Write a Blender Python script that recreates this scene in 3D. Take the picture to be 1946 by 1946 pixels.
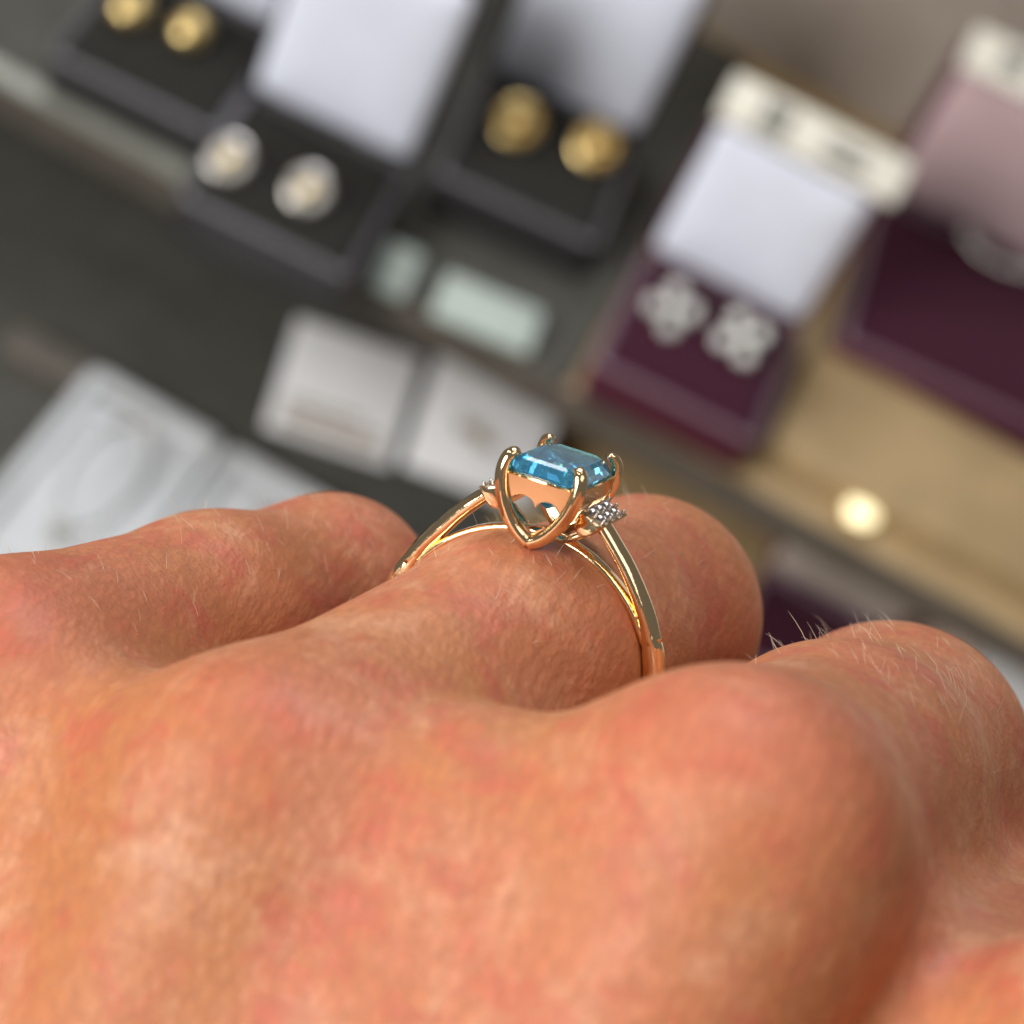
import bpy, bmesh, math, random
import numpy as np
from mathutils import Vector, Matrix

random.seed(7)
rng = np.random.default_rng(11)
for o in list(bpy.data.objects):
    bpy.data.objects.remove(o)
scene = bpy.context.scene
COL = scene.collection

# ---------------------------------------------------------------- camera
# lengths are written in units of 1.1 mm and stored in metres
S = 0.0011
ROLL = math.radians(28.6)      # the phone is held tilted against the shop display
PITCH = math.radians(49)       # and looks down into it
FPX = 4290.0                   # focal length in pixels of the 1946 px picture
DIST = 505.0                   # camera to upper shelf along the view axis
cr, sr = math.cos(ROLL), math.sin(ROLL)
cp, sp = math.cos(PITCH), math.sin(PITCH)
# world axes written in camera axes (x right, y up, z towards the viewer)
WX = np.array([cr, -sr, 0.0])
WY = np.array([sr * sp, cr * sp, -cp])
WZ = np.array([sr * cp, cr * cp, sp])
RW = np.array([WX, WY, WZ])                     # camera -> world rotation
CAM = np.array([0.0, -cp * DIST, sp * DIST])    # camera position in world units

def c2w(p):
    return np.asarray(p, float) @ RW.T + CAM

def ray_to_z(px, py, z):
    d = RW @ np.array([(px - 973) / FPX, -(py - 973) / FPX, -1.0])
    t = (z - CAM[2]) / d[2]
    return CAM + d * t

cam = bpy.data.cameras.new('camera')
cam_ob = bpy.data.objects.new('camera', cam)
COL.objects.link(cam_ob)
m = Matrix([list(RW[0]) + [CAM[0] * S], list(RW[1]) + [CAM[1] * S], list(RW[2]) + [CAM[2] * S], [0, 0, 0, 1]])
cam_ob.matrix_world = m
cam.sensor_fit = 'HORIZONTAL'
cam.sensor_width = 36.0
cam.lens = 36.0 * FPX / 1946.0
cam.clip_start = 0.005
cam.clip_end = 20.0
cam.dof.use_dof = True
cam.dof.focus_distance = 128.5 * S
cam.dof.aperture_fstop = cam.lens / 2.8          # 2.8 mm entrance pupil, as on a phone
scene.camera = cam_ob

# ---------------------------------------------------------------- light
world = bpy.data.worlds.new('World')
scene.world = world
world.use_nodes = True
bg = world.node_tree.nodes['Background']
bg.inputs[0].default_value = (1.0, 0.97, 0.93, 1)
bg.inputs[1].default_value = 0.14

def area(name, pos_cam, target_cam, size, watts, col, size_y=None):
    l = bpy.data.lights.new(name, 'AREA')
    l.energy = watts
    l.color = col
    l.size = size * S
    if size_y:
        l.shape = 'RECTANGLE'
        l.size_y = size_y * S
    o = bpy.data.objects.new(name, l)
    COL.objects.link(o)
    p, t = c2w(pos_cam), c2w(target_cam)
    o.location = Vector(p) * S
    o.rotation_euler = Vector(t - p).to_track_quat('-Z', 'Y').to_euler()
    return o

area('shop_window_light', (-1020, 270, 980), (0, 0, -160), 900, 45.0, (1.0, 0.97, 0.93), 800)
area('ceiling_light', (150, 900, -150), (30, 60, -350), 420, 6.0, (0.94, 0.95, 1.0), 420)
area('shoulder_glint_light', (228, 95, -415), (4, -4, -131), 130, .05, (1.0, 0.95, 0.86), 230)  # unseen area light added to put highlights on the gold shoulder
area('gold_fill_light', (500, 340, 530), (0, 0, -130), 500, 1.5, (1.0, 0.95, 0.88), 380)  # soft light added behind the viewer for reflections in the gold
for dx, dz in ((-260, 260), (60, 420), (330, 160), (-420, -120)):
    area('added_glint_light', (dx, 760, dz), (0, 0, -130), 40, .34, (1.0, .93, .82))  # small unseen lights added for sharp glints on the metal

vs = scene.view_settings
vs.view_transform = 'Standard'
vs.look = 'None'
vs.gamma = 1
vs.exposure = 0.0
vs.use_curve_mapping = False
scene.cycles.use_denoising = True
scene.cycles.use_adaptive_sampling = True
scene.cycles.adaptive_threshold = .025
scene.cycles.max_bounces = 12
scene.cycles.transmission_bounces = 12
scene.cycles.glossy_bounces = 8
scene.cycles.caustics_reflective = True
scene.cycles.caustics_refractive = True
scene.cycles.sample_clamp_indirect = 6.0

# ---------------------------------------------------------------- helpers
def tag(o, label=None, cat=None, group=None, kind=None):
    if label: o['label'] = label
    if cat: o['category'] = cat
    if group: o['group'] = group
    if kind: o['kind'] = kind
    return o

def mesh_obj(name, verts, faces, mat, parent=None, smooth=True, frame=None, crease=None):
    """verts in units; frame = 4x4 (units) for a top-level object"""
    me = bpy.data.meshes.new(name)
    v = np.asarray(verts, float) * S
    me.from_pydata(v.tolist(), [], [list(map(int, f)) for f in faces])
    me.validate()
    me.update()
    if smooth:
        me.polygons.foreach_set('use_smooth', [True] * len(me.polygons))
        if crease:
            me.set_sharp_from_angle(angle=math.radians(crease))
    me.materials.append(mat)
    o = bpy.data.objects.new(name, me)
    COL.objects.link(o)
    if parent:
        o.parent = parent
    if frame is not None:
        o.matrix_world = scaled(frame)
    return o

def scaled(fr):
    f = Matrix(fr)
    for i in range(3):
        f[i][3] *= S
    return f

def empty(name, frame):
    o = bpy.data.objects.new(name, None)
    COL.objects.link(o)
    o.empty_display_size = 0.005
    o.matrix_world = scaled(frame)
    return o

def frame_z(pos, yaw=0.0, tilt=0.0):
    return Matrix.Translation(Vector(pos)) @ Matrix.Rotation(yaw, 4, 'Z') @ Matrix.Rotation(tilt, 4, 'X')

class MB:
    def __init__(self):
        self.v, self.f = [], []
    def add(self, v, f):
        b = len(self.v)
        self.v += [tuple(map(float, p)) for p in v]
        self.f += [[i + b for i in q] for q in f]
        return self
    def box(self, x0, x1, y0, y1, z0, z1):
        v = [(x, y, z) for z in (z0, z1) for y in (y0, y1) for x in (x0, x1)]
        f = [(0, 2, 3, 1), (4, 5, 7, 6), (0, 1, 5, 4), (2, 6, 7, 3), (0, 4, 6, 2), (1, 3, 7, 5)]
        return self.add(v, f)
    def loft(self, rings, cap=True, closed=False):
        n = len(rings[0])
        v = [p for r in rings for p in r]
        f = []
        m_ = len(rings)
        for i in range(m_ if closed else m_ - 1):
            a, b = i * n, ((i + 1) % m_) * n
            for j in range(n):
                k = (j + 1) % n
                f.append((a + j, a + k, b + k, b + j))
        if cap and not closed:
            f.append(tuple(reversed(range(n))))
            f.append(tuple(range((m_ - 1) * n, m_ * n)))
        return self.add(v, f)
    def sphere(self, c, r, nu=10, nv=6, sc=(1, 1, 1)):
        rings = []
        v = [(c[0], c[1], c[2] - r * sc[2])]
        f = []
        for i in range(1, nv):
            t = math.pi * i / nv - math.pi / 2
            for j in range(nu):
                p = 2 * math.pi * j / nu
                v.append((c[0] + r * sc[0] * math.cos(t) * math.cos(p), c[1] + r * sc[1] * math.cos(t) * math.sin(p), c[2] + r * sc[2] * math.sin(t)))
        v.append((c[0], c[1], c[2] + r * sc[2]))
        for j in range(nu):
            f.append((0, 1 + (j + 1) % nu, 1 + j))
            f.append((len(v) - 1, len(v) - 1 - nu + j, len(v) - 1 - nu + (j + 1) % nu))
        for i in range(nv - 2):
            for j in range(nu):
                a, b = 1 + i * nu, 1 + (i + 1) * nu
                k = (j + 1) % nu
                f.append((a + j, a + k, b + k, b + j))
        return self.add(v, f)
    def obj(self, name, mat, parent=None, **k):
        return mesh_obj(name, self.v, self.f, mat, parent, **k)

def rrect(hx, hy, r, n=5):
    """rounded rectangle outline, counter-clockwise"""
    out = []
    for cx, cy, a0 in ((hx - r, hy - r, 0), (-hx + r, hy - r, 90), (-hx + r, -hy + r, 180), (hx - r, -hy + r, 270)):
        for i in range(n + 1):
            a = math.radians(a0 + 90 * i / n)
            out.append((cx + r * math.cos(a), cy + r * math.sin(a)))
    return out

def catmull(pts, n=8):
    p = np.asarray(pts, float)
    p = np.vstack([2 * p[0] - p[1], p, 2 * p[-1] - p[-2]])
    out = []
    for i in range(1, len(p) - 2):
        for k in range(n):
            t = k / n
            a, b, c, d = p[i - 1], p[i], p[i + 1], p[i + 2]
            out.append(.5 * (2 * b + (c - a) * t + (2 * a - 5 * b + 4 * c - d) * t * t + (3 * b - a - 3 * c + d) * t ** 3))
    out.append(p[-2])
    return np.array(out)

def sweep(mb, path, up, hw, hh, prof, closed=False):
    """sweep a closed profile (list of (w,h) in -1..1) along path; up = ref vector per point; hw, hh per point"""
    path = np.asarray(path, float)
    n = len(path)
    rings = []
    for i in range(n):
        if closed:
            t = path[(i + 1) % n] - path[i - 1]
        else:
            t = path[min(i + 1, n - 1)] - path[max(i - 1, 0)]
        t = t / np.linalg.norm(t)
        u_ = np.asarray(up[i] if np.ndim(up) == 2 else up, float)
        u_ = u_ - t * (u_ @ t)
        u_ /= np.linalg.norm(u_)
        w_ = np.cross(t, u_)
        a = hw[i] if np.ndim(hw) else hw
        b = hh[i] if np.ndim(hh) else hh
        rings.append([path[i] + w_ * a * q[0] + u_ * b * q[1] for q in prof])
    mb.loft(rings, closed=closed)

def superell(n=14, e=2.6):
    out = []
    for i in range(n):
        a = 2 * math.pi * (i + .5) / n
        c, s_ = math.cos(a), math.sin(a)
        out.append((math.copysign(abs(c) ** (2 / e), c), math.copysign(abs(s_) ** (2 / e), s_)))
    return out

# ---------------------------------------------------------------- materials
def new_mat(name):
    mt = bpy.data.materials.new(name)
    mt.use_nodes = True
    nt = mt.node_tree
    b = nt.nodes['Principled BSDF']
    return mt, nt, b

def sock(b, *names):
    for n in names:
        if n in b.inputs:
            return b.inputs[n]

def simple(name, col, rough=.5, metal=0., var=.0, scale=300., bump=0., bscale=2000., spec=.5, sheen=0., col2=None, coat=0., emit=None):
    mt, nt, b = new_mat(name)
    b.inputs['Base Color'].default_value = (*col, 1)
    b.inputs['Roughness'].default_value = rough
    b.inputs['Metallic'].default_value = metal
    b.inputs['Specular IOR Level'].default_value = spec
    if sheen:
        b.inputs['Sheen Weight'].default_value = sheen
        b.inputs['Sheen Roughness'].default_value = .4
    if coat:
        b.inputs['Coat Weight'].default_value = coat
        b.inputs['Coat Roughness'].default_value = .08
    if emit:
        b.inputs['Emission Color'].default_value = (*emit[:3], 1)
        b.inputs['Emission Strength'].default_value = emit[3]
    tc = nt.nodes.new('ShaderNodeTexCoord')
    if var or col2:
        nz = nt.nodes.new('ShaderNodeTexNoise')
        nz.inputs['Scale'].default_value = scale
        nz.inputs['Detail'].default_value = 5
        nt.links.new(tc.outputs['Object'], nz.inputs['Vector'])
        mx = nt.nodes.new('ShaderNodeMix')
        mx.data_type = 'RGBA'
        c2 = col2 or tuple(max(0, c * (1 - var)) for c in col)
        mx.inputs[6].default_value = (*col, 1)
        mx.inputs[7].default_value = (*c2, 1)
        rp = nt.nodes.new('ShaderNodeMapRange')
        rp.inputs[1].default_value = .35
        rp.inputs[2].default_value = .65
        nt.links.new(nz.outputs[0], rp.inputs[0])
        nt.links.new(rp.outputs[0], mx.inputs[0])
        nt.links.new(mx.outputs[2], b.inputs['Base Color'])
    if bump:
        nz2 = nt.nodes.new('ShaderNodeTexNoise')
        nz2.inputs['Scale'].default_value = bscale
        nz2.inputs['Detail'].default_value = 4
        nt.links.new(tc.outputs['Object'], nz2.inputs['Vector'])
        bp = nt.nodes.new('ShaderNodeBump')
        bp.inputs['Strength'].default_value = bump
        bp.inputs['Distance'].default_value = .0004
        nt.links.new(nz2.outputs[0], bp.inputs['Height'])
        nt.links.new(bp.outputs[0], b.inputs['Normal'])
    return mt

M = {}
M['gold'] = simple('polished_rose_gold', (.97, .74, .45), .09, 1., bump=.16, bscale=550, col2=(.95, .70, .40), scale=500)
M['gold_satin'] = simple('satin_rose_gold', (.86, .54, .29), .22, 1., col2=(.83, .50, .26), scale=400)
M['white_gold'] = simple('white_gold', (.60, .55, .50), .2, 1., bump=.05, bscale=3000)
M['wood'] = simple('tan_shelf_wood', (.37, .26, .13), .55, var=.22, scale=60, bump=.2, bscale=500)
M['charcoal'] = simple('charcoal_felt', (.060, .059, .049), .9, var=.25, scale=80, bump=.3, sheen=.15)  # black lifted and slightly greened in place of haze from glass
M['strip'] = simple('dark_edge_metal', (.10, .085, .07), .6, .1, var=.2, scale=120)
M['strip_light'] = simple('pale_edge_trim', (.30, .31, .27), .45, .0, var=.2, scale=120)
M['black_box'] = simple('black_leatherette', (.034, .032, .034), .42, var=.2, bump=.25, bscale=1500)  # base colour raised to stand for background haze
M['black_rim'] = simple('black_box_rim', (.095, .09, .10), .35, var=.15)
M['black_velvet'] = simple('black_velvet', (.020, .019, .016), .95, var=.2, bump=.3, sheen=.05, spec=.2)  # raised a little for the same haze
M['red_box'] = simple('burgundy_leatherette', (.085, .012, .035), .42, var=.2, bump=.25, bscale=1500)
M['red_rim'] = simple('burgundy_box_rim', (.14, .085, .115), .35, var=.15)
M['red_velvet'] = simple('burgundy_velvet', (.040, .004, .016), .9, var=.2, bump=.3, sheen=.15, spec=.2)
M['satin'] = simple('white_satin', (.77, .81, .94), .34, var=.06, scale=90, bump=.9, bscale=70)
M['satin_pink'] = simple('pinkish_satin', (.52, .38, .40), .4, var=.1, scale=90, bump=.25, bscale=120)
M['card'] = simple('white_card', (.64, .645, .66), .6, var=.06, scale=150)
M['mint_card'] = simple('pale_mint_card', (.36, .42, .38), .6, var=.08, scale=150)
M['cream_card'] = simple('cream_card', (.66, .64, .56), .55, var=.06, scale=150)
M['print'] = simple('grey_print', (.14, .14, .13), .7, var=.2, scale=900)
M['brown_print'] = simple('brown_print', (.30, .24, .19), .7, var=.2, scale=700)
M['silver'] = simple('silver', (.66, .63, .60), .24, 1., bump=.1, bscale=2000)
M['yellow_gold'] = simple('yellow_gold', (.66, .50, .22), .28, 1., bump=.1, bscale=2000)
M['crystal'] = simple('crystal_chip', (.88, .89, .86), .25, .6, coat=.5)
M['pearl'] = simple('cream_pearl', (.88, .82, .58), .25, 0., coat=.7, col2=(.82, .75, .52), scale=300)
M['glowing_face'] = simple('glowing_face', (.9, .85, .6), .3, emit=(1.0, .86, .50, 1.6))
M['grey_panel'] = simple('taupe_panel', (.34, .29, .25), .6, var=.12, scale=40, bump=.1)
M['tray_white'] = simple('white_leatherette_tray', (.50, .52, .54), .55, var=.1, scale=60, bump=.2, bscale=600)
M['pinkcard'] = simple('blush_card', (.62, .48, .42), .6, var=.1, scale=100)

def glass(name, col, ior, rough=0.0):
    mt, nt, b = new_mat(name)
    b.inputs['Base Color'].default_value = (*col, 1)
    b.inputs['Roughness'].default_value = rough
    b.inputs['IOR'].default_value = ior
    b.inputs['Transmission Weight'].default_value = 1.0
    tc = nt.nodes.new('ShaderNodeTexCoord')
    nz = nt.nodes.new('ShaderNodeTexNoise')
    nz.inputs['Scale'].default_value = 300
    nt.links.new(tc.outputs['Object'], nz.inputs['Vector'])
    mx = nt.nodes.new('ShaderNodeMix')
    mx.data_type = 'RGBA'
    mx.inputs[6].default_value = (*col, 1)
    mx.inputs[7].default_value = (*[min(1, c * 1.06) for c in col], 1)
    nt.links.new(nz.outputs[0], mx.inputs[0])
    nt.links.new(mx.outputs[2], b.inputs['Base Color'])
    return mt
M['topaz'] = glass('blue_topaz', (.13, .61, 1.0), 1.62)
M['topaz'].node_tree.nodes['Principled BSDF'].inputs['Transmission Weight'].default_value = .88
M['diamond'] = glass('small_diamond', (.97, .96, .95), 2.2)

# ================================================================ HAND
# joints in camera axes (units); the ring frame comes from the photograph
RS = np.array([.90410601, -.29640874, .3077892])     # across the finger
RA = np.array([.36568579, .16407751, -.91616182])    # along the finger
RU = np.array([.22105709, .94086154, .25673592])     # up through the stone
RO = np.array([.228, -8.312, -130.0])

def vec(*a): return np.array(a, float)
MET = vec(-.45, -.85, .20); MET /= np.linalg.norm(MET)   # knuckles towards the wrist
JK = {'A': vec(-28.4, -10.7, -125), 'B': vec(-12.9, -15.4, -114), 'C': vec(10.2, -16.3, -108), 'D': vec(27.5, -29.0, -106)}
JP = {'A': vec(-11.9, -5.6, -148), 'B': vec(8.3, -6.6, -145), 'C': vec(23.4, -15.5, -140), 'D': vec(38, -28.5, -140)}
RK = {'A': 7.0, 'B': 7.9, 'C': 8.5, 'D': 8.8}
RM = {'A': 6.6, 'B': 7.2, 'C': 8.2, 'D': 8.2}
RP = {'A': 6.35, 'B': 7.2, 'C': 8.2, 'D': 8.2}
DN = np.cross(MET, vec(.9, -.15, .4)); DN /= np.linalg.norm(DN)   # outward from the back of the hand
FD = vec(-.05, -.93, -.35); FD /= np.linalg.norm(FD)      # middle phalanges
FB = vec(-.45, -.35, .82); FB /= np.linalg.norm(FB)       # finger ends, curled back to the palm

def sd_cone(P, a, b, ra, rb):
    ba = b - a
    l2 = ba @ ba
    h = np.clip(((P - a) @ ba) / l2, 0, 1)
    d = np.linalg.norm(P - a - h[:, None] * ba, axis=1)
    return d - (ra + (rb - ra) * h)

def sd_ell(P, c, ax, r):
    q = (P - c) @ np.array(ax).T
    k0 = np.linalg.norm(q / r, axis=1)
    k1 = np.linalg.norm(q / (np.array(r) ** 2), axis=1) + 1e-9
    return k0 * (k0 - 1) / k1

def smin(a, b, k):
    h = np.clip(.5 + .5 * (b - a) / k, 0, 1)
    return b + (a - b) * h - k * h * (1 - h)

def smax(a, b, k): return -smin(-a, -b, k)

def hand_sdf(P):
    fingers = None
    dors = None
    for i, n in enumerate('ABCD'):
        k, p = JK[n], JP[n]
        if n == 'B':
            c = RO - .30 * RU
            d = smin(sd_cone(P, k, c, RK[n] - .3, 7.45), sd_cone(P, c, p, 7.45, RP[n]), 1.5)
        else:
            mid = k * .4 + p * .6 + (vec(0, .75, .2) if n == 'A' else 0)
            d = smin(sd_cone(P, k, mid, RK[n] + (.7 if n == 'A' else -.5), RM[n]), sd_cone(P, mid, p, RM[n], RP[n]), 2.0)
        dip = p + FD * (24 if n != 'A' else 18)
        tip = dip + FB * (16 if n != 'A' else 13)
        d = smin(d, sd_cone(P, p, dip, RP[n] - .1, RP[n] - 1.1), 2.5)
        d = smin(d, sd_cone(P, dip, tip, RP[n] - 1.1, RP[n] - 2.0), 2.0)
        fingers = d if fingers is None else smin(fingers, d, 1.2)
        # knuckle and metacarpal
        w = k + MET * 62 + (JK['C'] - k) * .35
        dk = sd_cone(P, k, w, RK[n] - .3, RK[n] + 1.5)
        dors = dk if dors is None else smin(dors, dk, 3.0)
    # flesh between the metacarpals
    for n1, n2, dep, dist in (('A', 'B', 1.6, 2), ('B', 'C', 1.2, 1), ('C', 'D', 7.2, 6)):
        k = (JK[n1] + JK[n2]) / 2 - DN * dep + (RU * .5 if n2 == 'B' else RU * .35 if n2 == 'C' else 0)
        w = k + MET * 62 + (JK['C'] - k) * .35 + DN * dep * 1.3
        dors = smin(dors, sd_cone(P, k + MET * dist, w, (RK[n1] + RK[n2]) / 2 - .9, (RK[n1] + RK[n2]) / 2 + 1.), 3.0 if n2 == 'D' else 5.0)
    q1, q2 = (JK['C'] + JK['D']) / 2 - RU * 5.0 + RA * 4, (JP['C'] + JP['D']) / 2 - RU * 4.5
    dors = smin(dors, sd_cone(P, q1, q2, 7.5, 6.5), 1.5)
    wrist = JK['C'] + MET * 62 + (JK['B'] - JK['C']) * .35
    arm = wrist + vec(-.75, -.55, .12) * 70
    dors = smin(dors, sd_cone(P, wrist, arm, 21, 23), 9)
    # palm
    pc = (JK['B'] + JK['C']) / 2 + MET * 26 + vec(3, -7, -13)
    zx = (JK['D'] - JK['A']); zx = zx / np.linalg.norm(zx)
    zn = np.cross(MET, zx); zn /= np.linalg.norm(zn)
    zx = np.cross(zn, MET)
    dors = smin(dors, sd_ell(P, pc, [zx, MET, zn], np.array([36., 36., 15.])), 6)
    # thumb folded under the index finger
    t0 = JK['D'] + MET * 40 + vec(6, -6, -10)
    t1 = t0 + vec(14, 6, -26)
    t2 = t1 + vec(-10, -2, -24)
    dors = smin(dors, smin(sd_cone(P, t0, t1, 13, 10), sd_cone(P, t1, t2, 9.6, 7.5), 4), 7)
    d = smin(dors, fingers, 4.0)
    return d

def surface_nets(f, lo, hi, h):
    n = np.ceil((np.array(hi) - lo) / h).astype(int) + 1
    ax = [lo[i] + h * np.arange(n[i]) for i in range(3)]
    # coarse blocks first; only blocks near the surface are evaluated finely
    B = 6
    nb = -(-n // B)
    bc = np.stack(np.meshgrid(*[lo[i] + h * (B * np.arange(nb[i]) + (B - 1) / 2) for i in range(3)], indexing='ij'), -1).reshape(-1, 3)
    cv = f(bc)
    V = np.repeat(np.repeat(np.repeat(cv.reshape(nb), B, 0), B, 1), B, 2)
    near_ = np.where(np.abs(cv) < h * B * 1.25 + 1.5)[0]
    off = np.stack(np.meshgrid(*[np.arange(B)] * 3, indexing='ij'), -1).reshape(-1, 3)
    bi = np.stack(np.unravel_index(near_, nb), 1) * B
    for c0 in range(0, len(bi), 4000):
        ii = (bi[c0:c0 + 4000, None, :] + off[None]).reshape(-1, 3)
        V[tuple(ii.T)] = f(np.array(lo) + h * ii)
    V = V[:n[0], :n[1], :n[2]]
    ins = V < 0
    c = [V[a:n[0] - 1 + a, b:n[1] - 1 + b, e:n[2] - 1 + e] for a in (0, 1) for b in (0, 1) for e in (0, 1)]
    cnt = sum((q < 0).astype(int) for q in c)
    act = (cnt > 0) & (cnt < 8)
    idx = -np.ones(act.shape, int)
    cells = np.argwhere(act)
    idx[act] = np.arange(len(cells))
    corner = np.array([(a, b, e) for a in (0, 1) for b in (0, 1) for e in (0, 1)], float)
    vals = np.stack([q[act] for q in c], 1).astype(float)
    acc = np.zeros((len(cells), 3)); num = np.zeros(len(cells))
    for i in range(8):
        for j in range(i + 1, 8):
            if np.abs(corner[i] - corner[j]).sum() == 1:
                s_ = (vals[:, i] < 0) != (vals[:, j] < 0)
                t = np.where(s_, vals[:, i] / np.where(s_, vals[:, i] - vals[:, j], 1), 0)
                acc += np.where(s_[:, None], corner[i] + t[:, None] * (corner[j] - corner[i]), 0)
                num += s_
    verts = np.array(lo) + h * (cells + acc / num[:, None])
    faces = []
    for d in range(3):
        e1, e2 = (d + 1) % 3, (d + 2) % 3
        sl0 = [slice(None)] * 3; sl1 = [slice(None)] * 3
        sl0[d] = slice(0, n[d] - 1); sl1[d] = slice(1, n[d])
        a, b = ins[tuple(sl0)], ins[tuple(sl1)]
        for flip, ch in ((False, a & ~b), (True, ~a & b)):
            e = np.argwhere(ch)
            e = e[(e[:, e1] > 0) & (e[:, e2] > 0) & (e[:, e1] < n[e1] - 1) & (e[:, e2] < n[e2] - 1)]
            o1 = np.zeros(3, int); o1[e1] = 1
            o2 = np.zeros(3, int); o2[e2] = 1
            q = [e - o1 - o2, e - o2, e, e - o1]
            q = np.stack([idx[tuple(k.T)] for k in q], 1)
            if flip: q = q[:, ::-1]
            faces.append(q)
    return verts, np.vstack(faces)

def sdf_grad(f, P, e=.05):
    g = np.stack([f(P + e * np.eye(3)[i]) - f(P - e * np.eye(3)[i]) for i in range(3)], 1)
    return g / (np.linalg.norm(g, axis=1)[:, None] + 1e-9)

hv, hf = surface_nets(hand_sdf, vec(-95, -112, -182), vec(72, 14, -42), .6)
hn = sdf_grad(hand_sdf, hv)
for _ in range(2):
    hv = hv - hn * hand_sdf(hv)[:, None]

def hand_hit(px, py):
    d = vec((px - 973) / FPX, -(py - 973) / FPX, -1.0); d /= np.linalg.norm(d)
    t = 40.0
    for _ in range(200):
        s_ = hand_sdf((d * t)[None])[0]
        if s_ < .01: break
        t += max(s_ * .8, .01)
        if t > 260: return None
    return d * t

HO = c2w(JK['C'] + MET * 62)           # origin of the hand: the wrist
def to_hand(p): return c2w(p) - HO

def skin_material():
    mt, nt, b = new_mat('skin')
    N, L = nt.nodes, nt.links
    tc = N.new('ShaderNodeTexCoord')
    def noise(scale, detail=4, rough=.55, dist=0.):
        n = N.new('ShaderNodeTexNoise')
        n.inputs['Scale'].default_value = scale
        n.inputs['Detail'].default_value = detail
        n.inputs['Roughness'].default_value = rough
        n.inputs['Distortion'].default_value = dist
        L.new(tc.outputs['Object'], n.inputs['Vector'])
        return n.outputs[0]
    def rng_(x, a, b_, c=0., d=1., smooth=True):
        r = N.new('ShaderNodeMapRange')
        if smooth: r.interpolation_type = 'SMOOTHSTEP'
        for i, q in enumerate((a, b_, c, d)): r.inputs[i + 1].default_value = q
        L.new(x, r.inputs[0]); return r.outputs[0]
    def mixc(f, a, b_):
        mx = N.new('ShaderNodeMix'); mx.data_type = 'RGBA'
        if isinstance(f, float): mx.inputs[0].default_value = f
        else: L.new(f, mx.inputs[0])
        for s_, q in ((6, a), (7, b_)):
            if isinstance(q, tuple): mx.inputs[s_].default_value = (*q, 1)
            else: L.new(q, mx.inputs[s_])
        return mx.outputs[2]
    def math_(op, a, b_=None):
        m_ = N.new('ShaderNodeMath'); m_.operation = op
        for i, q in enumerate((a, b_)):
            if q is None: continue
            if isinstance(q, (int, float)): m_.inputs[i].default_value = q
            else: L.new(q, m_.inputs[i])
        return m_.outputs[0]
    def near(p, r0, r1):
        """1 inside r0 units of the point, 0 beyond r1"""
        v = N.new('ShaderNodeVectorMath'); v.operation = 'DISTANCE'
        L.new(tc.outputs['Object'], v.inputs[0])
        v.inputs[1].default_value = tuple(to_hand(p) * S)
        return rng_(v.outputs['Value'], r0 * S, r1 * S, 1., 0.)
    # relief: skin cells, lines, soft unevenness
    def voro(scale, sx=1., sy=1., sz=1., rot=0.):
        mp = N.new('ShaderNodeMapping')
        mp.inputs['Scale'].default_value = (sx, sy, sz)
        mp.inputs['Rotation'].default_value = (0, 0, rot)
        ad = N.new('ShaderNodeVectorMath'); ad.operation = 'ADD'
        nn = N.new('ShaderNodeTexNoise'); nn.inputs['Scale'].default_value = scale * .6; nn.inputs['Detail'].default_value = 1
        L.new(tc.outputs['Object'], nn.inputs['Vector'])
        sc_ = N.new('ShaderNodeVectorMath'); sc_.operation = 'SCALE'; sc_.inputs['Scale'].default_value = .9 / scale
        L.new(nn.outputs['Color'], sc_.inputs[0])
        L.new(tc.outputs['Object'], ad.inputs[0]); L.new(sc_.outputs[0], ad.inputs[1])
        L.new(ad.outputs[0], mp.inputs['Vector'])
        vo = N.new('ShaderNodeTexVoronoi'); vo.feature = 'F1'
        vo.inputs['Scale'].default_value = scale
        L.new(mp.outputs[0], vo.inputs['Vector'])
        return rng_(vo.outputs['Distance'], .1, .75, 1., 0.)
    base = (.47, .185, .074)
    col = mixc(rng_(noise(70, 3), .38, .66), base, (.51, .18, .088))
    col = mixc(math_('MULTIPLY', rng_(noise(170, 5, .65, .45), .46, .68), .55), col, (.60, .325, .195))
    col = mixc(math_('MULTIPLY', rng_(noise(205, 5, .65, .45), .48, .66), .8), col, (.48, .115, .07))
    col = mixc(math_('MULTIPLY', rng_(noise(1000, 3, .6, .3), .48, .7), .5), col, (.36, .14, .07))
    # redder skin over the knuckles
    for n, am in (('A', .5), ('B', .35), ('C', .55), ('D', .4)):
        kp = JK[n] + RK[n] * (RU * .8 + vec(0, 0, .5))
        col = mixc(math_('MULTIPLY', near(kp, 1, 9.5), am), col, (.50, .135, .075))
    # freckles
    for px, py, r in ((577, 1206, .6), (562, 1214, .4), (402, 1268, .38), (392, 1290, .25), (1592, 1400, .35)):
        p = hand_hit(px, py)
        if p is not None:
            col = mixc(math_('MULTIPLY', near(p, r * .2, r * 1.4), .6), col, (.30, .105, .04))
    lines = voro(1700, 1, .3, 1, .5)
    col = mixc(math_('MULTIPLY', math_('SUBTRACT', 1.0, lines), .32), col, (.30, .10, .045))
    L.new(col, b.inputs['Base Color'])
    b.inputs['Subsurface Weight'].default_value = .35
    b.inputs['Subsurface Radius'].default_value = (1.0, .38, .2)
    b.inputs['Subsurface Scale'].default_value = .0013
    b.inputs['Roughness'].default_value = .42
    b.inputs['Specular IOR Level'].default_value = .36
    L.new(rng_(noise(500, 2), .3, .7, .46, .62), b.inputs['Roughness'])
    h = math_('MULTIPLY', voro(3000), .14)
    h = math_('ADD', h, math_('MULTIPLY', lines, .18))
    h = math_('ADD', h, math_('MULTIPLY', noise(150, 2, .5, .4), .22))
    h = math_('ADD', h, math_('MULTIPLY', noise(3200, 1), .10))
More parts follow.
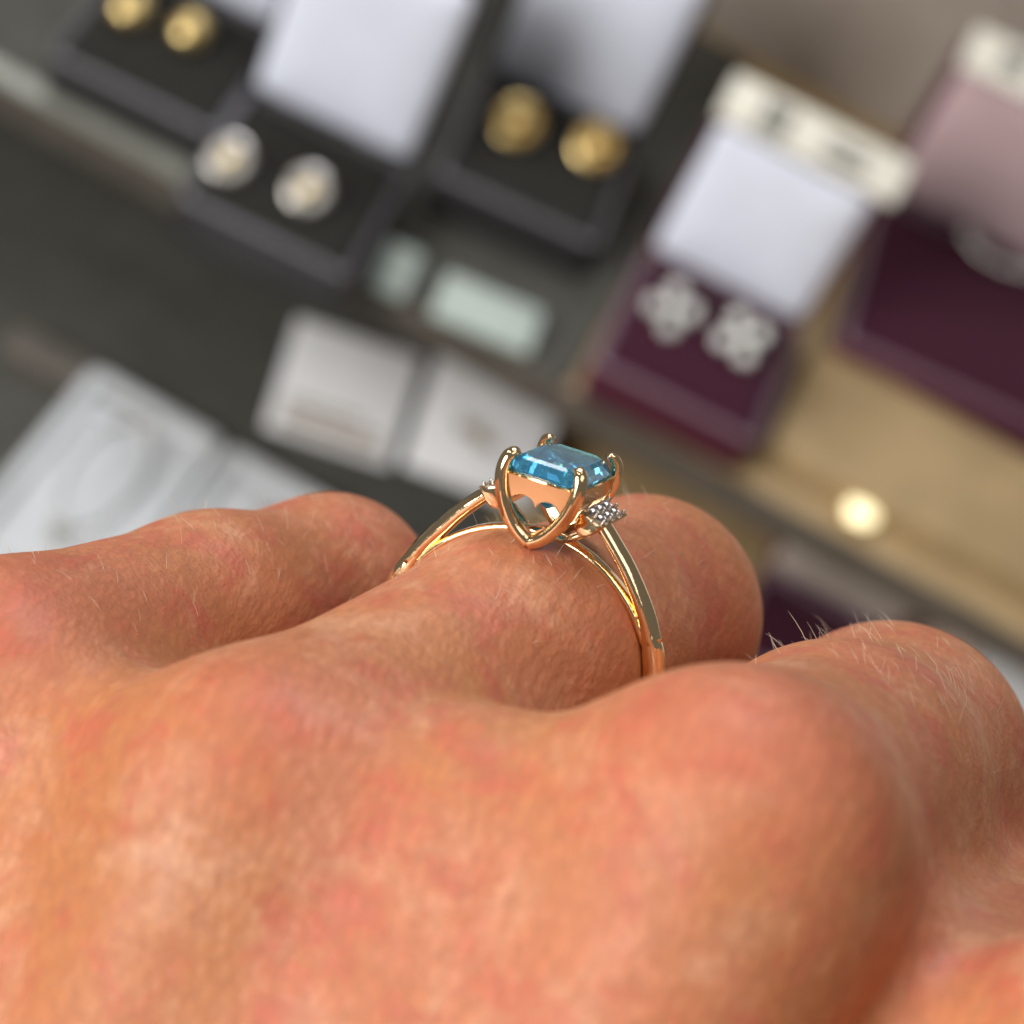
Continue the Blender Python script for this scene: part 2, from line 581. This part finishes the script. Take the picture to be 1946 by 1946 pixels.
    # curved fold lines beside the ring
    wp = RO + RS * 6.5 - RA * 6.5 + RU * 2.0
    v = N.new('ShaderNodeVectorMath'); v.operation = 'DISTANCE'
    L.new(tc.outputs['Object'], v.inputs[0])
    v.inputs[1].default_value = tuple(to_hand(wp + RS * 2.5 - RU * 3.5 - RA * 1.0) * S)
    wob = math_('ADD', math_('MULTIPLY', v.outputs['Value'], 1 / S), math_('MULTIPLY', noise(260, 2), 2.6))
    wave = math_('SINE', math_('MULTIPLY', wob, 7.5))
    h = math_('ADD', h, math_('MULTIPLY', math_('MULTIPLY', wave, near(wp, .5, 5.5)), .09))
    bp = N.new('ShaderNodeBump')
    bp.inputs['Strength'].default_value = .33
    bp.inputs['Distance'].default_value = .00042
    L.new(h, bp.inputs['Height'])
    L.new(bp.outputs[0], b.inputs['Normal'])
    return mt
M['skin'] = skin_material()
M['hair'] = simple('fair_body_hair', (.80, .66, .50), .4, var=.2)

hw = c2w(hv) - HO
hand = mesh_obj('hand', hw, hf, M['skin'], frame=Matrix.Translation(Vector(HO)))
tag(hand, 'left hand in a loose fist, back and knuckles towards the viewer, wearing the ring', 'hand')

# fine hairs on the back of the fingers
def hairs():
    mb = MB()
    cand = np.arange(len(hv))
    def patch(a, b, side, n, lmin, lmax, spread, lean, t0=.05):
        """roots on the dorsal side between joints a and b"""
        ax = b - a; ln = np.linalg.norm(ax); ax = ax / ln
        rel = hv - a
        t = rel @ ax / ln
        rad = rel - (rel @ ax)[:, None] * ax
        rad = rad / (np.linalg.norm(rad, axis=1)[:, None] + 1e-9)
        ok = np.where((t > t0) & (t < 1.0) & (rad @ side > spread) & (np.linalg.norm(rel, axis=1) < ln + 9) & ((hn * rad).sum(1) > .5))[0]
        if not len(ok): return
        for i in rng.choice(ok, min(n, len(ok)), replace=False):
            p, nn = hv[i] + rng.normal(0, .25, 3), hn[i]
            p = p - nn * hand_sdf(p[None])[0]
            d = nn * .38 + lean + rng.normal(0, .2, 3)
            d /= np.linalg.norm(d)
            curl = nn * -.6 + lean * .8 + rng.normal(0, .4, 3)
            L_ = rng.uniform(lmin, lmax)
            pts = [p - nn * .1 + d * L_ * s_ + curl * L_ * .35 * s_ * s_ for s_ in (0, .35, .7, 1.0)]
            rad_ = rng.uniform(.009, .016)
            rings = []
            w1 = np.cross(d, vec(.3, .5, .81)); w1 /= np.linalg.norm(w1)
            w2 = np.cross(d, w1)
            for q, r_ in zip(pts, (rad_, rad_, rad_ * .75, rad_ * .2)):
                rings.append([to_hand(q + r_ * (math.cos(g) * w1 + math.sin(g) * w2)) for g in (0, 2.1, 4.2)])
            mb.loft(rings)
    up = vec(.0, .95, .3)
    patch(JK['A'], JP['A'], up, 75, .8, 1.7, .55, vec(-.25, .25, -.2))
    patch(JK['B'], JP['B'], up, 45, .7, 1.4, .6, vec(.2, .2, -.4), .3)
    patch(JK['C'], JP['C'], up, 150, .8, 1.9, .25, vec(-.35, .45, -.1), .42)
    return mb
hair = hairs().obj('hair', M['hair'], hand)
hair['kind'] = 'stuff'

# ================================================================ RING
RF = Matrix([[*(RW @ q)] for q in (RS, RA, RU)]).transposed().to_4x4()
RF.translation = Vector(c2w(RO))
ring = empty('ring', RF)
tag(ring, 'rose gold ring with a blue rectangular stone on the ring finger', 'ring')
PROF = superell(16, 2.4)
KNIFE = [(math.cos(g) * (1 - .12 * max(0, math.sin(g)) ** 2), math.sin(g) * 1.0 + (.12 if math.sin(g) > .95 else 0)) for g in [math.pi * (2 * i + 1) / 20 for i in range(20)]]

def arc(t0, t1, n, rf, y=0.):
    th = np.radians(np.linspace(t0, t1, n))
    r = np.array([rf(math.degrees(q)) for q in th])
    return np.stack([r * np.cos(th), np.full(n, y), r * np.sin(th)], 1)

def radial(p):
    u_ = p.copy(); u_[:, 1] = 0
    return u_ / np.linalg.norm(u_, axis=1)[:, None]

mb = MB()
p = arc(38, -218, 90, lambda t: 8.33 - .0 * t)
tp = np.minimum(1, np.minimum(np.arange(90), np.arange(90)[::-1]) / 6.)
sweep(mb, p, radial(p), .62 + .16 * tp, .28 + .32 * tp, superell(16, 2.6))
mb.obj('band', M['gold'], ring, crease=50)
for sgn in (1, -1):
    ex = .28 if sgn < 0 else .05
    mb = MB()
    pts = [(8.38, 24), (8.42, 34), (8.54, 44), (8.78 + ex * .5, 54), (9.1 + ex, 63), (9.48 + ex, 69.5), (9.68 + ex * .6, 73)]
    p = catmull([(sgn * r * math.cos(math.radians(t)), 0, r * math.sin(math.radians(t))) for r, t in pts], 6)
    n = len(p)
    k = np.linspace(0, 1, n)
    sweep(mb, p, radial(p), .76 - .08 * k, .50 - .10 * k, KNIFE)
    mb.obj('shoulder', M['gold'], ring)
    mb = MB()   # strut folding back under the shoulder
    p = catmull([(sgn * 2.95, 0, 8.95), (sgn * 2.6, -.35, 8.55), (sgn * 2.0, -.4, 8.05), (sgn * 1.35, -.3, 7.6)], 6)
    sweep(mb, p, (0, 0, 1), .34, .2, PROF)
    p[:, 1] *= -1
    sweep(mb, p, (0, 0, 1), .34, .2, PROF)
    mb.obj('strut', M['gold'], ring)
mb = MB()
p = arc(24, 156, 70, lambda t: 8.02 - .42 * max(0., math.cos(math.radians((t - 90) * 1.35))) ** .6)
sweep(mb, p, radial(p), .55, .25, superell(14, 2.6))
mb.obj('under_rail', M['gold'], ring)

# claws: each runs from the point under the basket up and over a corner of the stone
for sx in (-1, 1):
    for sy in (-1, 1):
        mb = MB()
        p = catmull([(0.0, 2.62, 7.5), (.72, 2.76, 7.95), (1.42, 2.92, 8.75), (1.95, 3.05, 9.7), (2.22, 3.12, 10.6), (2.30, 3.12, 11.35), (2.20, 3.02, 11.95), (1.95, 2.78, 12.27), (1.72, 2.56, 12.30)], 6)
        p[:, 0] *= sx; p[:, 1] *= sy
        n = len(p)
        k = np.linspace(0, 1, n)
        wid = np.interp(k, [0, .12, .5, .8, 1], [.44, .41, .41, .40, .28])
        hgt = np.interp(k, [0, .12, .5, .85, 1], [.40, .38, .36, .30, .12])
        c0 = np.array([0, 0, 10.6])
        upv = p - c0
        sweep(mb, p, upv, wid, hgt, superell(14, 2.5))
        cl = mb.obj('claw', M['gold'], ring)

def plate(y, thick):
    """gallery plate with a heart-shaped window"""
    t = np.linspace(0, 2 * math.pi, 64, endpoint=False)
    heart = np.stack([1.55 * np.sin(t) ** 3, 9.22 + .078 * (13 * np.cos(t) - 5 * np.cos(2 * t) - 2 * np.cos(3 * t) - np.cos(4 * t))], 1)
    prong = catmull([(0, 7.55), (.72, 8.0), (1.42, 8.75), (1.92, 9.65), (2.15, 10.4), (2.2, 11.1)], 8)
    outer_r = np.vstack([prong, [[1.6, 11.1], [.8, 11.1], [0.0, 11.1]]])
    def at_len(c, s_):
        d = np.r_[0, np.cumsum(np.linalg.norm(np.diff(c, axis=0), axis=1))]
        return np.stack([np.interp(s_ * d[-1], d, c[:, i]) for i in range(2)], 1)
    hr = heart[:33][::-1]         # from the bottom point round the right to the cusp
    s_ = np.linspace(0, 1, 30)
    ri, ro = at_len(hr, s_), at_len(outer_r, s_)
    inn = np.vstack([ri, (ri * [-1, 1])[::-1][1:-1]])
    out = np.vstack([ro, (ro * [-1, 1])[::-1][1:-1]])
    rings = []
    for q, yy in ((out, y - thick), (inn, y - thick), (inn, y + thick), (out, y + thick)):
        rings.append([(a, yy + (b - 9.6) * math.copysign(.14, y), b) for a, b in q])
    m2 = MB()
    m2.loft(rings, closed=True)
    return m2
plate(-2.78, .2).obj('heart_gallery', M['gold_satin'], ring, crease=40)
plate(2.78, .2).obj('heart_gallery', M['gold_satin'], ring, crease=40)
for sx in (-1, 1):
    mb = MB()
    for z0, z1, x0, x1 in ((10.15, 11.1, 1.85, 2.25),):
        mb.box(min(sx * x0, sx * x1), max(sx * x0, sx * x1), -2.75, 2.75, z0, z1)
    mb.obj('side_rail', M['gold_satin'], ring, smooth=False)

mb = MB()      # polished rail just under the girdle
p = [(a * 2.24, b * 2.98, 11.1) for a, b in ((-1, -1), (0, -1), (1, -1), (1, 0), (1, 1), (0, 1), (-1, 1), (-1, 0))]
sweep(mb, p, (0, 0, 1), .13, .13, superell(10, 2.2), closed=True)
mb.obj('bezel_rail', M['gold'], ring)

# the stone: step-cut octagon
def octo(hx, hy, c, z):
    return [(hx, -hy + c, z), (hx, hy - c, z), (hx - c, hy, z), (-hx + c, hy, z), (-hx, hy - c, z), (-hx, -hy + c, z), (-hx + c, -hy, z), (hx - c, -hy, z)]
mb = MB()
HX, HY = 2.28, 3.10
mb.loft([octo(.10, .90, .05, 9.2), octo(.80, 1.60, .26, 9.72), octo(1.55, 2.37, .50, 10.45), octo(HX, HY, .74, 11.34), octo(HX, HY, .74, 11.44),
         octo(HX - .16, HY - .16, .70, 11.76), octo(HX - .36, HY - .36, .64, 12.02), octo(HX - .62, HY - .62, .56, 12.17)])
mb.obj('blue_stone', M['topaz'], ring, smooth=False)

# shoulder clusters: small white stones held by beads over a scooped gold cup
for sx in (-1, 1):
    def T(x, y, z):      # local: x outward along the slope, z off the slope
        a = math.radians(-24)
        X = 2.62 + x * math.cos(a) + z * -math.sin(a)
        Z = 10.05 + x * math.sin(a) + z * math.cos(a)
        return (sx * X, y, Z)
    mb = MB()
    prof = [(-.25, -.08), (-.2, -.7), (.1, -1.15), (.5, -1.3), (.85, -1.15), (1.1, -.75), (1.28, -.2), (1.36, .12), (1.2, .10), (1.1, -.1)]
    rings = []
    for y, s_ in ((-2.15, .82), (-2.0, .98), (-1.0, 1.0), (1.0, 1.0), (2.0, .98), (2.15, .82)):
        rings.append([T(.7 + (a - .7) * s_, y, b * s_ - .12) for a, b in prof])
    if sx < 0: rings = [r[::-1] for r in rings]
    mb.loft(rings)
    cup = mb.obj('shoulder_cup', M['gold'], ring, crease=40)
    mb = MB()
    v = [T(x, y, z) for z in (-.3, -.06) for y in (-1.75, 1.75) for x in (-.1, 1.2)]
    mb.add(v, [(0, 2, 3, 1), (4, 5, 7, 6), (0, 1, 5, 4), (2, 6, 7, 3), (0, 4, 6, 2), (1, 3, 7, 5)])
    st = mb.obj('stone_plate', M['white_gold'], ring, smooth=False)
    for iy in range(3):
        for ix in range(2):
            mb = MB()
            cx, cy = .26 + ix * .56, -1.14 + iy * 1.14
            rr = []
            for z, r_ in ((-.25, .06), (.06, .33), (.15, .2)):
                rr.append([T(cx + r_ * math.cos(q), cy + r_ * math.sin(q), z) for q in np.linspace(0, 2 * math.pi, 8, endpoint=False)])
            if sx < 0: rr = [r[::-1] for r in rr]
            mb.loft(rr)
            mb.obj('white_stone', M['diamond'], ring, smooth=False)
    for iy in range(4):
        for ix in range(3):
            mb = MB()
            c0 = T(-.02 + ix * .56, -1.71 + iy * 1.14, 0)
            q = T(-.02 + ix * .56, -1.71 + iy * 1.14, .13)
            mb.loft([[(c0[0] + (q[0] - c0[0]) * k + .12 * math.cos(g), c0[1] + .12 * math.sin(g), c0[2] + (q[2] - c0[2]) * k) for g in np.linspace(0, 2 * math.pi, 7, endpoint=False)] for k in (-.8, .9)])
            mb.sphere(q, .12, 8, 6)
            mb.obj('bead', M['white_gold'], ring)

# ================================================================ DISPLAY
# upper shelf: its front edge runs right through the picture
e0, e1 = ray_to_z(0, 155, 0), ray_to_z(1946, 1218, 0)
YE = (e0[1] + e1[1]) / 2
mb = MB().box(-330, 330, YE, YE + 330, -7, 0)
sh = mb.obj('upper_shelf', M['wood'], smooth=False)
tag(sh, kind='structure')
MB().box(-330, 330, YE - 1.6, YE - .02, -8.5, .8).obj('edge_strip', M['strip'], sh, smooth=False)
ZL = -52.0
MB().box(-330, ray_to_z(345, 348, 2)[0], YE - 1.9, YE + 3.6, 1.65, 2.6).obj('pale_trim', M['strip_light'], sh, smooth=False)
lo_ = MB().box(-330, 330, YE - 260, YE + 140, ZL - 7, ZL).obj('lower_shelf', M['wood'], smooth=False)
tag(lo_, kind='structure')
bw = MB().box(-330, 330, YE + 150, YE + 156, 0.05, 160).obj('back_panel', M['grey_panel'], smooth=False)
tag(bw, kind='structure')

def slab(name, mat, x0, x1, y0, y1, z0, z1, r=2.0, bev=.5):
    hx, hy = (x1 - x0) / 2, (y1 - y0) / 2
    mb = MB()
    rings = []
    for z, i in ((z0, 0), (z1 - bev, 0), (z1, bev)):
        rings.append([(a, b, z) for a, b in rrect(hx - i, hy - i, max(r - i, .2))])
    mb.loft(rings)
    return mb.obj(name, mat, frame=Matrix.Translation(Vector(((x0 + x1) / 2, (y0 + y1) / 2, 0))), crease=40)

def xat(px, py, z): return ray_to_z(px, py, z)
xm = xat(1175, 560, 0)[0]
mat_u = slab('display_mat', M['charcoal'], -320, xm, YE + 1, YE + 146, .05, 1.6)
tag(mat_u, 'charcoal felt mat under the black earring boxes', 'display mat')
xl = xat(1040, 800, ZL)[0]
mat_l = slab('display_mat', M['charcoal'], -320, xl, YE - 250, YE + 130, ZL + .05, ZL + 1.6)
tag(mat_l, 'charcoal felt mat on the lower shelf under the white trays', 'display mat')

def jewel_box(px, py, yaw, kind, label, group, z=1.6, w=43., d=43., lidang=96, satin='satin', ld=None):
    """open hinged box; px,py = where the front-left corner of its rim is seen"""
    hb = 13.0
    p0 = ray_to_z(px, py, z + hb)
    fr = frame_z((p0[0], p0[1], z), yaw)
    t = empty('jewellery_box', fr)
    tag(t, label, 'jewellery box', group)
    m1, m2, m3 = M[kind + '_box'], M[kind + '_rim'], M[kind + '_velvet']
    off = lambda q, zz: [(a + w / 2, b + d / 2, zz) for a, b in q]
    mb = MB()
    mb.loft([off(rrect(w / 2 - .6, d / 2 - .6, 3), 0), off(rrect(w / 2, d / 2, 3), 1), off(rrect(w / 2, d / 2, 3), hb - 1.2)])
    mb.obj('base', m1, t, crease=40)
    mb = MB()
    mb.loft([off(rrect(w / 2 + .05, d / 2 + .05, 3), hb - 1.15), off(rrect(w / 2 + .05, d / 2 + .05, 3), hb - .4), off(rrect(w / 2 - .5, d / 2 - .5, 2.6), hb),
             off(rrect(w / 2 - 1.4, d / 2 - 1.4, 1.6), hb), off(rrect(w / 2 - 1.7, d / 2 - 1.7, 1.4), hb - 1.1)], cap=False)
    mb.obj('rim', m2, t, crease=40)
    mb = MB()
    mb.loft([off(rrect(w / 2 - 1.65, d / 2 - 1.65, 1.4), hb - 1.18), off(rrect(w / 2 - 3.2, d / 2 - 3.2, 2.5), hb - .7), off(rrect(w / 2 - 7, d / 2 - 7, 2.5), hb - .5)])
    mb.obj('pad', m3, t)
    # lid, hinged at the back edge
    A = Matrix.Translation((0, d, hb - .3)) @ Matrix.Rotation(math.radians(lidang), 4, 'X')
    # lid local: x along width, y from hinge to tip (starts pointing back over the pad), z inside
    def LT(q): return [tuple(A @ Vector((a, -b, -c))) for a, b, c in q]
    A = Matrix.Translation((0, d, hb - .3)) @ Matrix.Rotation(-math.radians(lidang), 4, 'X')
    hl = 12.0
    ld = (ld or d) - d
    o2 = lambda q, zz: [(a + w / 2, b + d / 2, zz) for a, b in q]
    def LL(q): return [tuple(A @ Vector((a, -(b if b < d / 2 else b + ld), c))) for a, b, c in q]
    mb = MB()
    mb.loft([LL(o2(rrect(w / 2, d / 2, 3), 0)), LL(o2(rrect(w / 2, d / 2, 3), hl - 2)), LL(o2(rrect(w / 2 - 1.5, d / 2 - 1.5, 3), hl))][::-1])
    lid = mb.obj('lid', m1, t, crease=40)
    mb = MB()
    rr = []
    for ins, zz in ((1.3, -.02), (1.5, -.6), (3.5, -1.5), (8, -2.3), (14, -2.7)):
        rr.append(LL(o2(rrect(w / 2 - ins, d / 2 - ins, 2.6), zz)))
    mb.loft(rr)
    mb.obj('satin_lining', M[satin], lid)
    for hx in (w * .25, w * .75):
        mb = MB()
        mb.loft([[(hx + q, d + .6 + 1.0 * math.cos(g), hb - .3 + 1.0 * math.sin(g)) for g in np.linspace(0, 2 * math.pi, 8, endpoint=False)] for q in (-4, 4)])
        mb.obj('hinge', M['black_rim' if kind == 'black' else 'red_rim'], t)
    return t, fr, hb, z, d

def on_pad(fr, hb, z, px, py, r=2.0):
    q = ray_to_z(px, py, z + hb + r * .5)
    return (q[0], q[1], z + hb - .6)

def button_earring(pos, mat, r, label, group, style):
    fr = frame_z((pos[0], pos[1], pos[2] + r * .5), 0, math.radians(34)) @ Matrix.Rotation(random.uniform(0, 3), 4, 'Z')
    t = empty('button_earring', fr)
    tag(t, label, 'earring', group)
    mb = MB()
    n = 28
    def ringz(r_, z): return [(r_ * math.cos(g), r_ * math.sin(g), z) for g in np.linspace(0, 2 * math.pi, n, endpoint=False)]
    if style == 'dome':
        mb.loft([ringz(r * .7, .2), ringz(r * .95, .8), ringz(r, 1.5), ringz(r * .93, 2.4), ringz(r * .72, 3.3), ringz(r * .4, 3.9), ringz(r * .1, 4.1)])
        mb.obj('dome', M[mat], t)
        mb = MB()
        for k in range(7):      # raised swirl ribs
            a0 = 2 * math.pi * k / 7
            pts = [(r * s_ * math.cos(a0 + s_ * 1.5), r * s_ * math.sin(a0 + s_ * 1.5), 4.2 - 2.7 * s_ ** 2.2) for s_ in np.linspace(.12, .95, 9)]
            sweep(mb, pts, (0, 0, 1), .32, .3, superell(8, 2))
        mb.obj('rib', M[mat], t)
    else:
        mb.loft([ringz(r * .8, .2), ringz(r, .8), ringz(r * .98, 1.6), ringz(r * .86, 1.9), ringz(r * .80, 1.35), ringz(r * .3, 1.2)])
        mb.obj('disc', M[mat], t, crease=50)
        mb = MB()
        for k in range(10):
            a0 = 2 * math.pi * k / 10
            mb.sphere((r * .64 * math.cos(a0), r * .64 * math.sin(a0), 1.7), r * .17, 8, 6)
        mb.obj('bead_circle', M['crystal' if style == 'two_tone' else mat], t)
        MB().sphere((0, 0, 1.5), r * .42, 14, 8, (1, 1, .8)).obj('centre_bead', M['yellow_gold' if style == 'two_tone' else mat], t)
    mb = MB()
    mb.loft([[(.35 * math.cos(g), .35 * math.sin(g), zz) for g in np.linspace(0, 2 * math.pi, 6, endpoint=False)] for zz in (-.5, .5)])
    mb.obj('post', M[mat], t)

def flower_earring(pos, rot, r, label, group):
    t = empty('cluster_earring', frame_z((pos[0], pos[1], pos[2] + r * .5), 0, math.radians(34)) @ Matrix.Rotation(rot, 4, 'Z'))
    tag(t, label, 'earring', group)
    for k in range(4):
        a0 = math.pi / 2 * k
        c = (r * .78 * math.cos(a0), r * .78 * math.sin(a0), 1.6)
        mb = MB()
        rr = []
        for z, s_ in ((-.9, .1), (.15, 1.0), (.75, .62)):
            rr.append([(c[0] + r * .42 * s_ * math.cos(g), c[1] + r * .42 * s_ * math.sin(g), c[2] + z) for g in np.linspace(0, 2 * math.pi, 9, endpoint=False)])
        mb.loft(rr)
        mb.obj('crystal', M['crystal'], t, smooth=False)
    mb = MB().sphere((0, 0, 2.2), r * .28, 8, 6)
    mb.obj('centre_bead', M['silver'], t)
    mb = MB()
    mb.loft([[(q * math.cos(g), q * math.sin(g), zz) for g in np.linspace(0, 2 * math.pi, 12, endpoint=False)] for q, zz in ((r * .4, .2), (r * .4, .9))])
    mb.obj('backing', M['silver'], t)

gB, gR = 'open black earring boxes on the felt mat', 'open burgundy boxes on the tan shelf'
b1 = jewel_box(92, 100, math.radians(3), 'black', 'open black box with two yellow gold studs, at the upper left corner', gB)
b2 = jewel_box(338, 372, math.radians(4), 'black', 'open black box with white satin lid and two silver studs', gB, ld=52)
b3 = jewel_box(828, 328, math.radians(6), 'black', 'open black box with white satin lid and two gold studs, beside the burgundy box', gB, ld=50)
b4 = jewel_box(1128, 685, math.radians(2.5), 'red', 'open burgundy box with white satin lid and two crystal cluster earrings', gR, z=.05)
b5 = jewel_box(1600, 640, math.radians(6), 'red', 'open burgundy box with pinkish lid lining at the right edge', gR, z=.05, w=60, d=58, ld=46, satin='satin_pink')
for b, pts, mat, sty, r, lab, gr in (
    (b1, ((252, 8), (366, 50)), 'yellow_gold', 'dome', 4.8, ('yellow gold dome stud cut by the top edge, left of its pair', 'yellow gold dome stud in the upper left black box, right of its pair'), 'gold studs in the upper left box'),
    (b2, ((442, 293), (592, 352)), 'silver', 'two_tone', 5.2, ('silver beaded stud with gold centre, left of its pair', 'silver beaded stud with gold centre, right of its pair'), 'silver studs'),
    (b3, ((990, 224), (1140, 268)), 'yellow_gold', 'disc', 6.0, ('round gold stud in the middle black box, left of its pair', 'round gold stud in the middle black box, right of its pair'), 'gold studs in the middle black box')):
    for (px, py), lb in zip(pts, lab):
        button_earring(on_pad(b[1], b[2], b[3], px, py, r + 3), mat, r, lb, gr, sty)
flower_earring(on_pad(b4[1], b4[2], b4[3], 1283, 580, 8), .3, 5.6, 'four-stone crystal cluster earring on burgundy velvet, left of its pair', 'crystal cluster earrings')
flower_earring(on_pad(b4[1], b4[2], b4[3], 1414, 634, 8), .65, 5.6, 'four-stone crystal cluster earring on burgundy velvet, right of its pair', 'crystal cluster earrings')

# curved crystal piece in the right-hand box
q = on_pad(b5[1], b5[2], b5[3], 1905, 465)
t = empty('crystal_brooch', frame_z(q, 0))
tag(t, 'curved row of small crystals in the right-hand burgundy box', 'brooch')
mb = MB()
path = [(11 * math.cos(g), 8 * math.sin(g), 1.0) for g in np.linspace(math.pi * .95, math.pi * 2.05, 24)]
sweep(mb, path, (0, 0, 1), .7, .4, superell(8, 2))
mb.obj('wire', M['silver'], t)
for g in np.linspace(math.pi * 1.0, math.pi * 2.0, 8):
    c = (11 * math.cos(g), 8 * math.sin(g), 1.9)
    mb = MB()
    mb.loft([[(c[0] + s_ * math.cos(a), c[1] + s_ * math.sin(a), c[2] + z) for a in np.linspace(0, 2 * math.pi, 8, endpoint=False)] for z, s_ in ((-.8, .2), (.1, 1.5), (.7, .9))])
    mb.obj('crystal', M['crystal'], t, smooth=False)

def label_strip(fr, w, h, label, group, marks, name='price_label', mat='cream_card', pm='print', thick=1.2, cat='label'):
    t = empty(name, fr)
    tag(t, label, cat, group)
    mb = MB()
    mb.loft([[(a + w / 2, b + h / 2, z) for a, b in rrect(w / 2 - i, h / 2 - i, 1.2)] for z, i in ((0, 0), (thick - .2, 0), (thick, .2))])
    mb.obj('card', M[mat], t, crease=40)
    for x0, x1, y0, y1 in marks:
        MB().box(x0 * w, x1 * w, y0 * h, y1 * h, thick + .02, thick + .08).obj('print', M[pm], t, smooth=False)
    return t

def lid_top(b, w, yaw, dz=0., dy=0., dx=0.):
    """frame lying along the top edge of an open lid, tipped towards the viewer"""
    fr, hb = b[1], b[2]
    return fr @ Matrix.Translation((dx, b[4] + 6 + dy, hb + 43.5 + dz)) @ Matrix.Rotation(math.radians(48), 4, 'X') @ Matrix.Rotation(yaw, 4, 'Z')
label_strip(lid_top(b4, 43, 0, dy=-4, dx=-.5), 46, 11, 'cream printed label along the top of the burgundy box with crystal earrings', 'printed labels on the burgundy boxes',
            [(.20, .25, .25, .85), (.26, .30, .25, .85), (.31, .36, .25, .85), (.20, .36, .10, .20), (.56, .80, .22, .42), (.56, .78, .52, .70)])
label_strip(lid_top(b5, 50, 0, dy=-4), 46, 11, 'cream printed label at the upper right corner on the pink lined box', 'printed labels on the burgundy boxes',
            [(.20, .34, .35, .8), (.56, .76, .3, .45)])

def flat_card(px, py, z, w, h, yaw, tilt, label, cat, group, name, mat, marks=(), pm='brown_print', thick=1.2):
    p0 = ray_to_z(px, py, z)
    return label_strip(frame_z((p0[0], p0[1], z), yaw, tilt), w, h, label, group, marks, name, mat, pm, thick, cat)
# small pale cards in front of the gold studs
flat_card(700, 545, 2.0, 9, 13, .1, math.radians(20), 'small pale mint card left of the longer mint card', 'card', 'mint cards', 'price_card', 'mint_card')
flat_card(815, 600, 2.0, 25, 12, .14, math.radians(20), 'long pale mint card lying in front of the gold stud box', 'card', 'mint cards', 'price_card', 'mint_card')
# earring cards on the lower shelf
flat_card(500, 812, ZL + 2, 33, 30, .24, math.radians(25), 'white card with faint brown lines, left of the card with one brown mark', 'card', 'white cards on the lower shelf', 'earring_card', 'card', [(.1, .9, .06, .14), (.1, .9, .18, .24), (.1, .7, .28, .33)])
flat_card(762, 885, ZL + 2, 34, 33, .20, math.radians(25), 'white card with a small brown mark beside the blue stone', 'card', 'white cards on the lower shelf', 'earring_card', 'card', [(.30, .52, .40, .52), (.46, .64, .34, .44)])

# taupe divider bar behind the trays
q = ray_to_z(15, 640, ZL + 6)
q2 = ray_to_z(320, 790, ZL + 6)
dv = slab('divider_bar', M['strip'], q[0], q2[0], q[1] - 4, q[1] + 5, ZL + 1.65, ZL + 7, 1.0, .6)
tag(dv, 'dark brown divider bar behind the white trays on the lower shelf', 'divider')

# white trays at the lower left
def tray(px, py, w, h, yaw, label):
    p0 = ray_to_z(px, py, ZL + 8)
    t = empty('white_tray', frame_z((p0[0], p0[1], ZL + 1.65), yaw, 0))
    tag(t, label, 'tray', 'white jewellery trays')
    c = lambda q, zz: [(a + w / 2, b + h / 2, zz) for a, b in q]
    mb = MB()
    mb.loft([c(rrect(w / 2, h / 2, 3), 0), c(rrect(w / 2, h / 2, 3), 6), c(rrect(w / 2 - 1, h / 2 - 1, 2.5), 7), c(rrect(w / 2 - 4, h / 2 - 4, 2), 7), c(rrect(w / 2 - 5, h / 2 - 5, 2), 5), c(rrect(w / 2 - 12, h / 2 - 12, 6), 6.4)])
    mb.obj('pad', M['tray_white'], t, crease=40)
    mb = MB()
    pts = [(w * .5 + w * .22 * math.sin(g), h * .62 + h * .22 * math.cos(g) * (1 if math.cos(g) > 0 else 1.5), 7.2) for g in np.linspace(0, 2 * math.pi, 40, endpoint=False)]
    sweep(mb, pts, (0, 0, 1), .5, .4, superell(6, 2), closed=True)
    mb.obj('chain', M['silver'], t)
    mb = MB().sphere((w * .5, h * .26, 7.2), 2.6, 12, 8, (1, 1.3, .4))
    mb.obj('pendant', M['strip_light'], t)
tray(-100, 1035, 37, 66, -.02, 'white jewellery tray at the left edge behind the little finger')
tray(212, 1150, 54, 58, -.02, 'white jewellery tray right behind the little finger, beside the leftmost tray')

# wooden step and glowing disc on the right
p0 = ray_to_z(1480, 850, 6.5)
stp = slab('wooden_step', M['wood'], p0[0] - 2, p0[0] + 90, p0[1], p0[1] + 40, .05, 6.5, 1.0, .6)
tag(stp, 'low tan wooden step in front of the right-hand burgundy box', 'step')
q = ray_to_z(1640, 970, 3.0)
t = empty('glowing_disc', frame_z((q[0], q[1], .05)))  # emissive disc added as a round cream glow
tag(t, 'small round cream disc glowing on the tan shelf edge', 'lamp')
cyl = lambda prof: [[(r_ * math.cos(g), r_ * math.sin(g), z) for g in np.linspace(0, 2 * math.pi, 20, endpoint=False)] for r_, z in prof]
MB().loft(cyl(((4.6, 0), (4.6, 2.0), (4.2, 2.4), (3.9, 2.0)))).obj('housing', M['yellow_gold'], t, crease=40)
MB().loft(cyl(((3.85, 2.02), (3.7, 2.6), (2.6, 3.2), (1.0, 3.4)))).obj('lens', M['glowing_face'], t)  # domed glowing face of the disc

# lower shelf, right: dark box and pale cards
p0 = ray_to_z(1400, 1200, ZL + 12)
lb = jewel_box(1390, 1235, math.radians(2), 'red', 'dark burgundy box on the lower shelf seen between two fingers', 'burgundy boxes on the lower shelf', z=ZL + .05, w=40, d=30, satin='grey_panel')
flat_card(1600, 1235, ZL + 2, 30, 34, -.1, math.radians(20), 'blush pink card on the lower shelf behind the middle finger', 'card', 'pale cards at the lower right', 'price_card', 'pinkcard')
flat_card(1800, 1330, ZL + 2, 30, 22, .0, math.radians(20), 'white card at the right edge behind the middle finger', 'card', 'pale cards at the lower right', 'price_card', 'card')
